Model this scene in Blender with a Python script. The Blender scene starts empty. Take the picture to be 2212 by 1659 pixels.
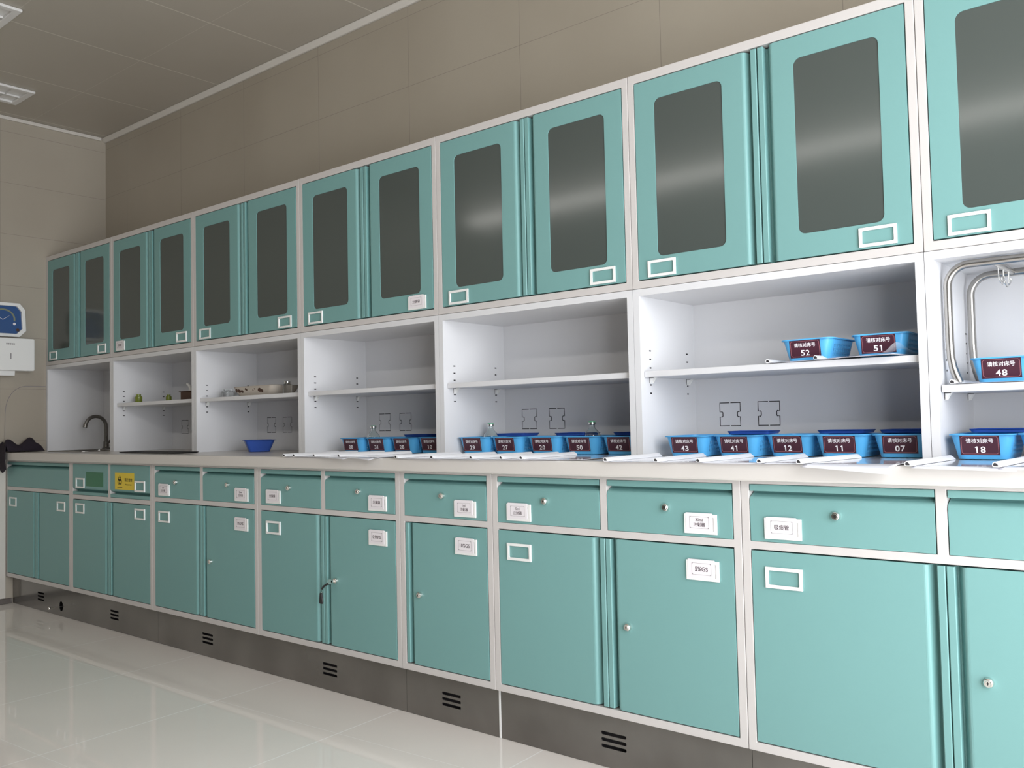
import bpy, bmesh, math, random
from mathutils import Vector, Matrix
random.seed(4)
PI = math.pi
S = 8/9                      # survey units -> metres
C = bpy.context.scene.collection
sc = bpy.context.scene

# ------------------------------------------------------------------ camera
def make_camera():
    f, yaw, pitch, roll = 1929.9, 0.6954, 0.0420, -0.0214
    fw = Vector((-math.sin(yaw)*math.cos(pitch), math.cos(yaw)*math.cos(pitch), math.sin(pitch)))
    rt = Vector((math.cos(yaw), math.sin(yaw), 0)); up = rt.cross(fw)
    c, s = math.cos(roll), math.sin(roll)
    r2 = c*rt + s*up; u2 = -s*rt + c*up
    cam = bpy.data.cameras.new('camera'); o = bpy.data.objects.new('camera', cam); C.objects.link(o)
    m = Matrix.Identity(4)
    for i in range(3):
        m[i][0] = r2[i]; m[i][1] = u2[i]; m[i][2] = -fw[i]
    m.translation = Vector((6.0736, -2.9236, 1.0718))*S
    o.matrix_world = m
    cam.sensor_width = 36; cam.lens = f/2212*36; cam.clip_start = .02; cam.clip_end = 200
    sc.camera = o
make_camera()

# ------------------------------------------------------------------ light
XR, YF, H = 6.75, -7.0, 3.093       # right wall, front wall, ceiling (survey units)
WR = (-3.4, -.85, .08, 2.75)       # window in the right wall: y0,y1,z0,z1
w = bpy.data.worlds.new('sky'); sc.world = w; w.use_nodes = True
nt = w.node_tree; bg = nt.nodes['Background']
bg.inputs[0].default_value = (.92, .95, 1.0, 1); bg.inputs[1].default_value = 11.6
sc.view_settings.view_transform = 'Standard'; sc.view_settings.look = 'None'
sc.view_settings.gamma = 1; sc.view_settings.use_curve_mapping = False
sc.view_settings.exposure = -0.15
def portal(name, loc, rot, sx, sy):
    l = bpy.data.lights.new(name, 'AREA'); l.shape = 'RECTANGLE'; l.size = sx*S; l.size_y = sy*S
    l.cycles.is_portal = True
    o = bpy.data.objects.new(name, l); C.objects.link(o); o.location = Vector(loc)*S; o.rotation_euler = rot
portal('daylight_portal_right', (XR+.02, (WR[0]+WR[1])/2, (WR[2]+WR[3])/2), (0, PI/2, 0), WR[3]-WR[2], WR[1]-WR[0])

# ------------------------------------------------------------------ materials
def mat(name, col, rough=.5, metal=0, spec=.5, coat=0, trans=0, ior=1.45, alpha=1, bump=None, emis=None):
    m = bpy.data.materials.new(name); m.use_nodes = True
    n = m.node_tree.nodes; b = n['Principled BSDF']
    b.inputs['Base Color'].default_value = (*col, 1)
    b.inputs['Roughness'].default_value = rough; b.inputs['Metallic'].default_value = metal
    b.inputs['Specular IOR Level'].default_value = spec
    b.inputs['Coat Weight'].default_value = coat; b.inputs['Coat Roughness'].default_value = .05
    b.inputs['Transmission Weight'].default_value = trans; b.inputs['IOR'].default_value = ior
    b.inputs['Alpha'].default_value = alpha
    if bump:
        sc_, st = bump
        t = n.new('ShaderNodeTexNoise'); t.inputs['Scale'].default_value = sc_; t.inputs['Detail'].default_value = 3
        g = n.new('ShaderNodeNewGeometry')
        m.node_tree.links.new(g.outputs['Position'], t.inputs['Vector'])
        bp = n.new('ShaderNodeBump'); bp.inputs['Strength'].default_value = st; bp.inputs['Distance'].default_value = .002
        m.node_tree.links.new(t.outputs['Fac'], bp.inputs['Height']); m.node_tree.links.new(bp.outputs[0], b.inputs['Normal'])
    return m
def noise_col(m, c1, c2, scale, detail=4, lo=.35, hi=.65):
    n = m.node_tree.nodes; L = m.node_tree.links; b = n['Principled BSDF']
    t = n.new('ShaderNodeTexNoise'); t.inputs['Scale'].default_value = scale; t.inputs['Detail'].default_value = detail
    g = n.new('ShaderNodeNewGeometry'); L.new(g.outputs['Position'], t.inputs['Vector'])
    r = n.new('ShaderNodeValToRGB'); r.color_ramp.elements[0].position = lo; r.color_ramp.elements[1].position = hi
    r.color_ramp.elements[0].color = (*c1, 1); r.color_ramp.elements[1].color = (*c2, 1)
    L.new(t.outputs['Fac'], r.inputs[0]); L.new(r.outputs[0], b.inputs['Base Color'])
    return r
def tiles(m, c1, c2, jcol, ax, off, pitch, wid, rot=0, nscale=1.2, jbump=.4):
    """procedural tile field: noise-mottled tile colour with joint lines on two world axes"""
    n = m.node_tree.nodes; L = m.node_tree.links; b = n['Principled BSDF']
    r = noise_col(m, c1, c2, nscale)
    g = n.new('ShaderNodeNewGeometry'); mp = n.new('ShaderNodeVectorRotate'); mp.rotation_type = 'Z_AXIS'
    mp.inputs['Angle'].default_value = rot
    mp.inputs['Center'].default_value = (off[0]*S, off[1]*S, 0)
    L.new(g.outputs['Position'], mp.inputs['Vector'])
    sp = n.new('ShaderNodeSeparateXYZ'); L.new(mp.outputs[0], sp.inputs[0])
    outs = []
    for i in range(2):
        a = n.new('ShaderNodeMath'); a.operation = 'SUBTRACT'; a.inputs[1].default_value = off[i]*S
        L.new(sp.outputs[ax[i]], a.inputs[0])
        d = n.new('ShaderNodeMath'); d.operation = 'PINGPONG'; d.inputs[1].default_value = pitch[i]*S/2
        L.new(a.outputs[0], d.inputs[0])
        q = n.new('ShaderNodeMath'); q.operation = 'LESS_THAN'; q.inputs[1].default_value = wid[i]
        L.new(d.outputs[0], q.inputs[0]); outs.append(q)
    mx = n.new('ShaderNodeMath'); mx.operation = 'MAXIMUM'
    L.new(outs[0].outputs[0], mx.inputs[0]); L.new(outs[1].outputs[0], mx.inputs[1])
    mix = n.new('ShaderNodeMix'); mix.data_type = 'RGBA'
    L.new(mx.outputs[0], mix.inputs['Factor']); L.new(r.outputs[0], mix.inputs[6]); mix.inputs[7].default_value = (*jcol, 1)
    L.new(mix.outputs[2], b.inputs['Base Color'])
    if jbump:
        bp = n.new('ShaderNodeBump'); bp.invert = True; bp.inputs['Strength'].default_value = jbump; bp.inputs['Distance'].default_value = .001
        L.new(mx.outputs[0], bp.inputs['Height']); L.new(bp.outputs[0], b.inputs['Normal'])
    return m
M = {}
M['white'] = mat('white_powder_coat', (.57, .54, .52), .38)
M['white_lit'] = mat('light_brightened_white', (.67, .67, .68), .4)  # cabinet white, with extra light for the open units put into the colour
M['teal'] = mat('teal_powder_coat', (.172, .345, .332), .42, bump=(900, .05))
M['glass'] = mat('frosted_grey_glass', (.068, .080, .073), .115, spec=.5)
M['plastic'] = mat('white_plastic', (.80, .80, .78), .3)
M['card'] = mat('card_insert', (.78, .74, .76), .35)
M['ink'] = mat('dark_ink', (.045, .02, .03), .6)
M['greyink'] = mat('grey_ink', (.28, .26, .27), .6)
M['chrome'] = mat('polished_chrome', (.80, .79, .76), .12, metal=1)
M['keyhole'] = mat('keyhole_black', (.01, .01, .01), .6)
M['steel'] = mat('brushed_steel', (.4, .38, .36), .17, metal=.7)
noise_col(M['steel'], (.165, .155, .143), (.225, .213, .198), 5, 6, .3, .68)
M['pipe'] = mat('stainless_pipe', (.45, .435, .41), .30, metal=1)
M['tap'] = mat('worn_tap_metal', (.20, .19, .175), .35, metal=.8)
M['counter'] = mat('counter_laminate', (.60, .57, .535), .3, coat=.1)
M['basket'] = mat('sky_blue_plastic', (.09, .40, .74), .3)
M['tub'] = mat('royal_blue_plastic', (.035, .095, .40), .3)
M['maroon'] = mat('maroon_label', (.060, .016, .030), .3)
M['pinkline'] = mat('pink_line', (.42, .16, .18), .5)
M['whiteink'] = mat('white_print', (.85, .83, .86), .5)
M['film'] = mat('glossy_paper_in_film', (.78, .78, .84), .10, coat=.6)
M['clearfilm'] = mat('clear_plastic_film', (.9, .92, .95), .08, alpha=.30)
M['spine'] = mat('white_spine_bar', (.86, .86, .88), .3)
M['dark'] = mat('hollow_shade', (.03, .028, .03), .7)  # paints the shade inside slots, vents and bar ends
M['bglass'] = mat('bottle_glass', (.93, .98, .97), .03, trans=1, ior=1.45)
M['clear'] = mat('clear_plastic', (.95, .97, .97), .06, trans=1, ior=1.3)
M['green'] = mat('green_cap', (.12, .45, .25), .35)
M['alu'] = mat('aluminium_cap', (.75, .75, .73), .25, metal=1)
M['black'] = mat('black_plastic', (.018, .018, .02), .4)
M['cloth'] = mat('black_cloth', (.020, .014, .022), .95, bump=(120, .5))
M['yellow'] = mat('yellow_sticker', (.72, .54, .03), .4)
M['greens'] = mat('green_sticker', (.03, .17, .08), .4)
M['yink'] = mat('sticker_ink', (.06, .05, .01), .5)
M['trim'] = mat('ceiling_trim', (.60, .57, .52), .4)
M['lampw'] = mat('white_fixture', (.72, .71, .69), .35)
M['blueface'] = mat('blue_dial', (.022, .075, .22), .3)
M['dialline'] = mat('dial_scale', (.20, .22, .14), .5)
M['frontwall'] = mat('unseen_darkened_wall', (.06, .05, .042), .5)  # out of view; coloured dark to cut light bouncing back on the cabinets
M['base'] = mat('dark_skirting', (.10, .085, .075), .3)
M['patty'] = mat('speckled_tray', (.50, .45, .39), .4)
M['brown'] = mat('brown_blot', (.07, .035, .022), .6)
M['lime'] = mat('lime_plastic', (.17, .21, .03), .3)
wall_back = tiles(mat('beige_wall_tile', (.5, .45, .4), .32), (.35, .31, .248), (.39, .35, .283), (.24, .21, .175), (0, 2), (.302, 2.677), (.683, .3405), (.0010, .0009))
wall_side = tiles(mat('beige_wall_tile_side', (.5, .45, .4), .32), (.37, .33, .27), (.41, .37, .305), (.25, .22, .185), (1, 2), (-.676, 2.666), (.683, .3300), (.0009, .0009))
M['floor'] = tiles(mat('polished_floor_tile', (.6, .55, .5), .028, spec=.55), (.78, .73, .68), (.82, .77, .72), (.92, .90, .87), (0, 1), (1.462, -.345), (.688, .688), (.0023, .0009), rot=-.062, jbump=0)
M['ceil'] = tiles(mat('ceiling_metal_panel', (.5, .5, .45), .42), (.41, .375, .315), (.435, .40, .34), (.60, .57, .50), (0, 1), (2.135, -.503), (.688, .688), (.0034, .0007), jbump=.2)

# ------------------------------------------------------------------ mesh helpers (survey units in, metres out)
def finish(bm, name, mats, parent=None, smooth=None, bevel=None, loc=None):
    if not isinstance(mats, (list, tuple)): mats = [mats]
    bmesh.ops.recalc_face_normals(bm, faces=bm.faces)
    for v in bm.verts: v.co *= S
    me = bpy.data.meshes.new(name); bm.to_mesh(me); bm.free()
    for k in mats: me.materials.append(M[k] if isinstance(k, str) else k)
    if smooth is not None:
        me.shade_smooth(); me.set_sharp_from_angle(angle=math.radians(smooth))
    o = bpy.data.objects.new(name, me); C.objects.link(o)
    if parent is not None: o.parent = parent
    if loc is not None: o.location = Vector(loc)*S
    if bevel:
        b = o.modifiers.new('bevel', 'BEVEL'); b.width = bevel*S; b.segments = 2; b.limit_method = 'ANGLE'; b.angle_limit = math.radians(50)
        b.harden_normals = False
    return o
def box(bm, x0, x1, y0, y1, z0, z1, mi=0):
    vs = [bm.verts.new((x, y, z)) for x in (x0, x1) for y in (y0, y1) for z in (z0, z1)]
    for q in ((0,1,3,2), (4,6,7,5), (0,4,5,1), (2,3,7,6), (0,2,6,4), (1,5,7,3)):
        f = bm.faces.new([vs[i] for i in q]); f.material_index = mi
def prism(bm, pts, axis, a, b, mi=0):
    """extrude a closed 2D outline along axis; pts in the other two axes (cyclic order x,y,z minus axis)"""
    def P(p, t):
        return {'x': (t, p[0], p[1]), 'y': (p[0], t, p[1]), 'z': (p[0], p[1], t)}[axis]
    A = [bm.verts.new(P(p, a)) for p in pts]; B = [bm.verts.new(P(p, b)) for p in pts]
    n = len(pts)
    for i in range(n):
        f = bm.faces.new((A[i], A[(i+1) % n], B[(i+1) % n], B[i])); f.material_index = mi
    bm.faces.new(A).material_index = mi; bm.faces.new(B[::-1]).material_index = mi
def rrect(x0, x1, y0, y1, r, n=5):
    out = []
    for cx, cy, a in ((x1-r, y1-r, 0), (x0+r, y1-r, 90), (x0+r, y0+r, 180), (x1-r, y0+r, 270)):
        for i in range(n+1):
            t = math.radians(a + 90*i/n); out.append((cx+r*math.cos(t), cy+r*math.sin(t)))
    return out
def circ(cx, cy, r, n=20): return [(cx+r*math.cos(2*PI*i/n), cy+r*math.sin(2*PI*i/n)) for i in range(n)]
MAP = {'front': lambda a, b, c: (a, -c, b),        # plate in x,z; thickness towards -y
       'right': lambda a, b, c: (c, a, b),         # plate in y,z; thickness towards +x
       'top':   lambda a, b, c: (a, b, c)}
def plate(bm, outline, holes, t, mode, base=0, mi=0):
    """flat sheet with holes: 2D curve fill, thickness t from base"""
    cu = bpy.data.curves.new('tmp', 'CURVE'); cu.dimensions = '2D'; cu.fill_mode = 'BOTH'; cu.extrude = t/2
    for pts in [outline]+list(holes):
        s = cu.splines.new('POLY'); s.points.add(len(pts)-1)
        for p, q in zip(s.points, pts): p.co = (q[0], q[1], 0, 1)
        s.use_cyclic_u = True
    o = bpy.data.objects.new('tmp', cu); me = bpy.data.meshes.new_from_object(o)
    add_me(bm, me, lambda a, b, c: MAP[mode](a, b, base + c + t/2), mi)
    bpy.data.objects.remove(o); bpy.data.curves.remove(cu); bpy.data.meshes.remove(me)
def add_me(bm, me, fn, mi):
    vs = [bm.verts.new(fn(*v.co)) for v in me.vertices]
    for p in me.polygons:
        try: f = bm.faces.new([vs[i] for i in p.vertices]); f.material_index = mi
        except ValueError: pass
    bmesh.ops.remove_doubles(bm, verts=vs, dist=1e-6)
def text(bm, s, cx, cy, size, mode, base, mi, bold=.0, t=.0006, maxw=None, fn=None, forcew=None):
    cu = bpy.data.curves.new('tmp', 'FONT'); cu.body = s; cu.size = 1; cu.extrude = 0; cu.offset = bold
    cu.align_x = 'LEFT'; cu.resolution_u = 3
    o = bpy.data.objects.new('tmp', cu); me = bpy.data.meshes.new_from_object(o)
    if len(me.vertices):
        xs = [v.co.x for v in me.vertices]; ys = [v.co.y for v in me.vertices]
        w_, h_ = max(xs)-min(xs), max(ys)-min(ys); mx, my = (max(xs)+min(xs))/2, (max(ys)+min(ys))/2
        k = size/h_; kx = k
        if maxw and w_*k > maxw: kx = maxw/w_
        if forcew: kx = forcew/w_
        F = fn or (lambda a, b, c: MAP[mode](a, b, c))
        add_me(bm, me, lambda a, b, c: F(cx+(a-mx)*kx, cy+(b-my)*k, base), mi)
    bpy.data.objects.remove(o); bpy.data.curves.remove(cu); bpy.data.meshes.remove(me)
def tube(bm, pts, r, n=10, closed=False, mi=0, cap=True):
    pts = [Vector(p) for p in pts]; rings = []; N = len(pts)
    rr = r if isinstance(r, (list, tuple)) else [r]*N
    prev = None
    for i, p in enumerate(pts):
        a = pts[(i-1) % N] if (closed or i > 0) else p; b = pts[(i+1) % N] if (closed or i < N-1) else p
        t = (b-a).normalized()
        if prev is None:
            ref = Vector((0, 0, 1)) if abs(t.z) < .9 else Vector((1, 0, 0)); u = t.cross(ref).normalized()
        else: u = (prev - t*prev.dot(t)).normalized()
        prev = u; v = t.cross(u)
        rings.append([bm.verts.new(p + rr[i]*(math.cos(2*PI*k/n)*u + math.sin(2*PI*k/n)*v)) for k in range(n)])
    for i in range(N if closed else N-1):
        A, B = rings[i], rings[(i+1) % N]
        for k in range(n): bm.faces.new((A[k], A[(k+1) % n], B[(k+1) % n], B[k])).material_index = mi
    if cap and not closed:
        bm.faces.new(rings[0][::-1]).material_index = mi; bm.faces.new(rings[-1]).material_index = mi
def lathe(bm, prof, c, axis='z', n=24, mi=0):
    """prof: list of (radius, height) along axis from centre c"""
    rings = []
    for r, h in prof:
        ring = []
        for k in range(n):
            a = 2*PI*k/n; p, q = r*math.cos(a), r*math.sin(a)
            co = {'z': (p, q, h), 'y': (p, h, q), 'x': (h, p, q)}[axis]
            ring.append(bm.verts.new((c[0]+co[0], c[1]+co[1], c[2]+co[2])))
        rings.append(ring)
    for i in range(len(rings)-1):
        A, B = rings[i], rings[i+1]
        for k in range(n): bm.faces.new((A[k], A[(k+1) % n], B[(k+1) % n], B[k])).material_index = mi
    bm.faces.new(rings[0][::-1]).material_index = mi; bm.faces.new(rings[-1]).material_index = mi
def arc3(c, u, v, r, a0, a1, n):
    c, u, v = Vector(c), Vector(u), Vector(v)
    return [c + r*(math.cos(math.radians(a0+(a1-a0)*i/n))*u + math.sin(math.radians(a0+(a1-a0)*i/n))*v) for i in range(n+1)]
def thing(name, label, cat, loc=(0, 0, 0), rotz=0, group=None):
    o = bpy.data.objects.new(name, None); C.objects.link(o); o.empty_display_size = .05
    o.location = Vector(loc)*S; o.rotation_euler = (0, 0, rotz); return tag(o, label, cat, group)
def tag(o, label, cat, group=None):
    o['label'] = label; o['category'] = cat
    if group: o['group'] = group
    return o
def struct(o): o['kind'] = 'structure'; return o
def BM(): return bmesh.new()

# ------------------------------------------------------------------ room shell
ZB = 3.25
bm = BM(); box(bm, -.2, XR+.2, YF-.2, .2, -.15, 0); struct(finish(bm, 'floor', 'floor'))
bm = BM(); box(bm, -.2, XR+.2, YF-.2, .2, H, ZB); struct(finish(bm, 'ceiling', 'ceil'))
bm = BM(); box(bm, -.2, XR+.2, 0, .2, 0, H); struct(finish(bm, 'wall_back', wall_back))
bm = BM(); box(bm, -.2, 0, YF, 0, 0, H); struct(finish(bm, 'wall_left', wall_side))
bm = BM(); plate(bm, [(YF, 0), (0, 0), (0, H), (YF, H)], [[(WR[0], WR[2]), (WR[1], WR[2]), (WR[1], WR[3]), (WR[0], WR[3])]], .2, 'right', XR)
struct(finish(bm, 'wall_right', wall_side))
bm = BM(); box(bm, -.2, XR+.2, YF-.2, YF, 0, H)
struct(finish(bm, 'wall_front', 'frontwall'))
def window(n, mode, a0, a1, z0, z1, mull, base):
    bm = BM(); holes = []; k = mull; wd = (a1-a0)/k; fr = .05 if z1-z0 > .5 else .005
    for i in range(k):
        holes.append([(a0+wd*i+fr, z0+fr), (a0+wd*(i+1)-fr, z0+fr), (a0+wd*(i+1)-fr, z1-fr), (a0+wd*i+fr, z1-fr)])
    plate(bm, [(a0, z0), (a1, z0), (a1, z1), (a0, z1)], holes, .06 if fr > .01 else .014, mode, base)
    struct(finish(bm, 'window_%d' % n, 'plastic'))
window(1, 'right', WR[0], WR[1], WR[2], WR[3], 3, XR+.06)
# ceiling edge trim, skirting and white side panel at the end wall
bm = BM(); prism(bm, [(-.012, H-.030), (-.0008, H-.030), (-.0008, H-.001), (-.030, H-.001), (-.030, H-.006), (-.026, H-.010)], 'x', .001, XR-.001); struct(finish(bm, 'trim_1', 'trim', bevel=.002))
bm = BM(); prism(bm, [(.001, H-.022), (.014, H-.022), (.018, H-.001), (.001, H-.001)], 'y', YF+.001, -.036); struct(finish(bm, 'trim_2', 'trim', bevel=.002))
bm = BM(); box(bm, .0005, .012, YF+.01, -.645, .035, .8975); struct(finish(bm, 'trim_3', 'trim', bevel=.002))
bm = BM(); box(bm, .0005, .014, YF+.01, -.605, .0005, .033); struct(finish(bm, 'baseboard_left', 'base', bevel=.002))
bm = BM(); box(bm, .02, XR-.01, YF+.0005, YF+.014, .0005, .10); struct(finish(bm, 'baseboard_front', 'base'))

# ------------------------------------------------------------------ cabinet parts
TH = .020          # front panel thickness
def channel_profile(w=.049):
    """recessed finger pull: distance from face end (0) to lip edge (w), depth"""
    pts = [(0, 0)]
    for i in range(5):                                 # rolled corner
        t = math.radians(90*i/4*.75); pts.append((.0005+.012*math.sin(t), .012*(1-math.cos(t))))
    pts += [(.0195, .0240), (.0230, .0275), (w-.0185, .0275), (w-.0180, .0265), (w-.0180, .0015), (w-.0165, .0)]
    pts += [(w-.002, 0), (w, .002), (w, TH+.0095), (0, TH+.0095)]
    return pts
def channel(bm, x_face, direction, z0, z1, yf, w=.049):
    """vertical channel; direction +1: lip to the right of the face end"""
    prism(bm, [(x_face+direction*a, yf+b) for a, b in channel_profile(w)], 'z', z0, z1)
def channel_h(bm, z_face, direction, x0, x1, yf, w=.043):
    prism(bm, [(yf+b, z_face+direction*a) for a, b in channel_profile(w)], 'x', x0, x1)
def lock(parent, x, z, yf):
    bm = BM(); lathe(bm, [(.0005, -.0135), (.006, -.0135), (.0068, -.0125), (.0068, -.012), (.0085, -.012), (.0105, -.010), (.0115, -.006), (.0118, .002)], (x, yf, z), 'y', 28, 0)
    box(bm, x-.0008, x+.0008, yf-.0139, yf-.0132, z-.004, z+.004, 1)
    prism(bm, circ(x, z, .0022, 10), 'y', yf-.0140, yf-.0132, 1)
    finish(bm, 'lock', ['chrome', 'keyhole'], parent, smooth=30)
def holder(parent, x0, z0, yf, lines=None, wd=.102, ht=.056, shift=(0, 0)):
    bm = BM(); x1, z1 = x0+wd, z0+ht
    plate(bm, [(x0, z0), (x1, z0), (x1, z1), (x0, z1)], [rrect(x0+.009, x1-.009, z0+.009, z1-.009, .003, 3)], .0055, 'front', -yf)
    finish(bm, 'label_holder', 'plastic', parent, bevel=.0012)
    if lines is None: return
    bm = BM(); sx, sz = shift; b = -yf+.0030
    prism(bm, R4(x0+.002, x1-.002, z0+.002, z1-.002), 'y', yf-.0002, yf-.0022, 3); X0, X1, Z0, Z1 = x0+.006+sx, x1-.013+sx, z0+.007, z1+.003+sz
    prism(bm, rrect(X0, X1, Z0, Z1, .002, 2), 'y', -b, -(b+.0032), 0)
    b2 = b+.0034; cx, cz = (X0+X1)/2, (Z0+Z1)/2
    xa, xb, za, zb = X0+.013, X1-.010, Z0+.009, Z1-.010
    plate(bm, rrect(xa, xb, za, zb, .004, 3), [rrect(xa+.0006, xb-.0006, za+.0006, zb-.0006, .0036, 3)], .0002, 'front', b2, 1)
    for px in (xa, xb):
        for pz in (za, zb):
            dx = 1 if px == xa else -1; dz = 1 if pz == za else -1
            prism(bm, [(px, pz), (px+dx*.005, pz), (px, pz+dz*.004)], 'y', -b2, -(b2+.0003), 1)
    cx, cz = (xa+xb)/2, (za+zb)/2
    if len(lines) == 1:
        cn = ord(lines[0][0]) > 255
        text(bm, lines[0], cx, cz,   .0135 if cn else .0125, 'front', b2+.0002, 2, bold=.008, maxw=.046)
    else:
        text(bm, lines[0], cx, cz+.0075, .0085, 'front', b2+.0002, 2, bold=.004, maxw=.032)
        text(bm, lines[1], cx, cz-.0060, .0115, 'front', b2+.0002, 2, bold=.004, maxw=.040)
    finish(bm, 'label_card', ['card', 'greyink', 'ink', 'plastic'], parent)
def frame_front(bm, x0, x1, z0, z1, yf, holes, t=.024):
    plate(bm, [(x0, z0), (x1, z0), (x1, z1), (x0, z1)], holes, t, 'front', -yf-t)
def R4(x0, x1, z0, z1): return [(x0, z0), (x1, z0), (x1, z1), (x0, z1)]
G = .0026          # joint gap

# --------------------------- wall cabinets with frosted doors
UX = [0, .8942, 1.793, 2.7055, 3.5935, 4.496, 5.4055, 6.3055]
DU = .398
def upper_unit(i, label, cards):
    x0, x1 = UX[i]+.0008, UX[i+1]-.0008; W = x1-x0; z0, z1 = 1.5008, 2.2165
    t = thing('wall_cabinet', label, 'cabinet', (x0, 0, z0), 0, 'wall cabinets with frosted doors')
    h = z1-z0; L = lambda x, z: (x, z)
    dz0, dz1 = .026, h-.030
    bm = BM()
    frame_front(bm, 0, W, 0, h, -DU, [R4(.023, W-.023, dz0-.001, dz1+.001)])
    fb = -DU+.024
    box(bm, 0, .0225, fb, -.008, 0, h); box(bm, W-.0225, W, fb, -.008, 0, h)
    box(bm, .0225, W-.0225, fb, -.008, 0, dz0-.0015); box(bm, .0225, W-.0225, fb, -.008, dz1+.0015, h)
    box(bm, .0225, W-.0225, -.012, -.008, dz0, dz1)
    finish(bm, 'body', 'white', t, bevel=.0016)
    mid = W/2+.003; yf = -DU-.0005
    for side in (0, 1):
        d = thing_part = None
        bm = BM()
        if side == 0: a, b = .0232+G, mid-.049-.001; hole = (a+.073, a+.315)
        else: a, b = mid+.050, W-.0232-G; hole = (b-.312, b-.070)
        # main leaf with rounded glazed opening
        plate(bm, R4(a, b, dz0+G, dz1-G), [rrect(hole[0], hole[1], .098, .617, .021, 5)], TH, 'front', -yf-TH)
        if side == 0: channel(bm, b, 1, dz0+G+.001, dz1-G-.001, yf, .049)
        else: channel(bm, a, -1, dz0+G+.001, dz1-G-.001, yf, .047)
        d = finish(bm, 'door', 'teal', t, bevel=.0008)
        bm = BM(); prism(bm, R4(hole[0]-.004, hole[1]+.004, .094, .621), 'y', yf+.0022, yf+.007)
        finish(bm, 'glass_pane', 'glass', d)
        if side == 0: holder(d, .062, .032, yf, cards[0], wd=.1025, ht=.0545)
        else: holder(d, W-.0735-.0925, .033, yf, cards[1], wd=.1025, ht=.0545)
    return t
UL = ['wall cabinet with frosted teal doors touching the far wall, above the sink',
      'teal-doored wall cabinet above the shelf with yellow-green items, second from the far wall',
      'teal-doored wall cabinet above the shelf with the speckled tray, third from the far wall',
      'wall cabinet whose right teal door carries a 分装袋 card at its lower corner',
      'wall cabinet with frosted doors directly above the baskets numbered 29 to 42',
      'wall cabinet with frosted doors directly above the baskets numbered 52 and 51',
      'nearest wall cabinet, cut by the right picture edge, above the steel pipe rack']
UC = [(None, None), (['注射器'], None), (None, None), (None, ['分装袋']), (None, None), (None, None), (None, None)]
for i in range(7): upper_unit(i, UL[i], UC[i])

# --------------------------- open shelf units standing on the worktop
ZT = .946                          # worktop surface
SL = ['empty open white unit framing the sink tap, at the far end wall',
      'open white shelf unit holding the lime green item and a black tray',
      'open white shelf unit with the speckled tray and the lone royal blue tub',
      'open white shelf unit with an empty shelf above baskets 08, 31, 28 and 10',
      'open white shelf unit with an empty shelf above baskets 29, 27, 20, 50 and 42',
      'open white shelf unit with baskets 52 and 51 on its upper shelf',
      'open white shelf unit holding the bent steel pipe rack, cut by the right picture edge']
def knock(cx, cz, wd=.077, ht=.081):
    """knock-out outline: two bracket-shaped slits with side notches"""
    out = []; t = .0030; hw, hh = wd/2, ht/2
    def slit(path):
        L_, R_ = [], []
        for k, p in enumerate(path):
            a = path[max(k-1, 0)]; b = path[min(k+1, len(path)-1)]
            dx, dz = b[0]-a[0], b[1]-a[1]; n = math.hypot(dx, dz); nx, nz = -dz/n*t/2, dx/n*t/2
            if 0 < k < len(path)-1: nx *= 1.3; nz *= 1.3
            L_.append((cx+p[0]+nx, cz+p[1]+nz)); R_.append((cx+p[0]-nx, cz+p[1]-nz))
        return L_+R_[::-1]
    for s in (-1, 1):
        out.append(slit([(s*.002, hh), (s*hw, hh), (s*hw, .009), (s*(hw-.008), .009), (s*(hw-.011), .006), (s*(hw-.011), -.006), (s*(hw-.008), -.009), (s*hw, -.009), (s*hw, -hh), (s*.002, -hh)]))
    return out
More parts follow.
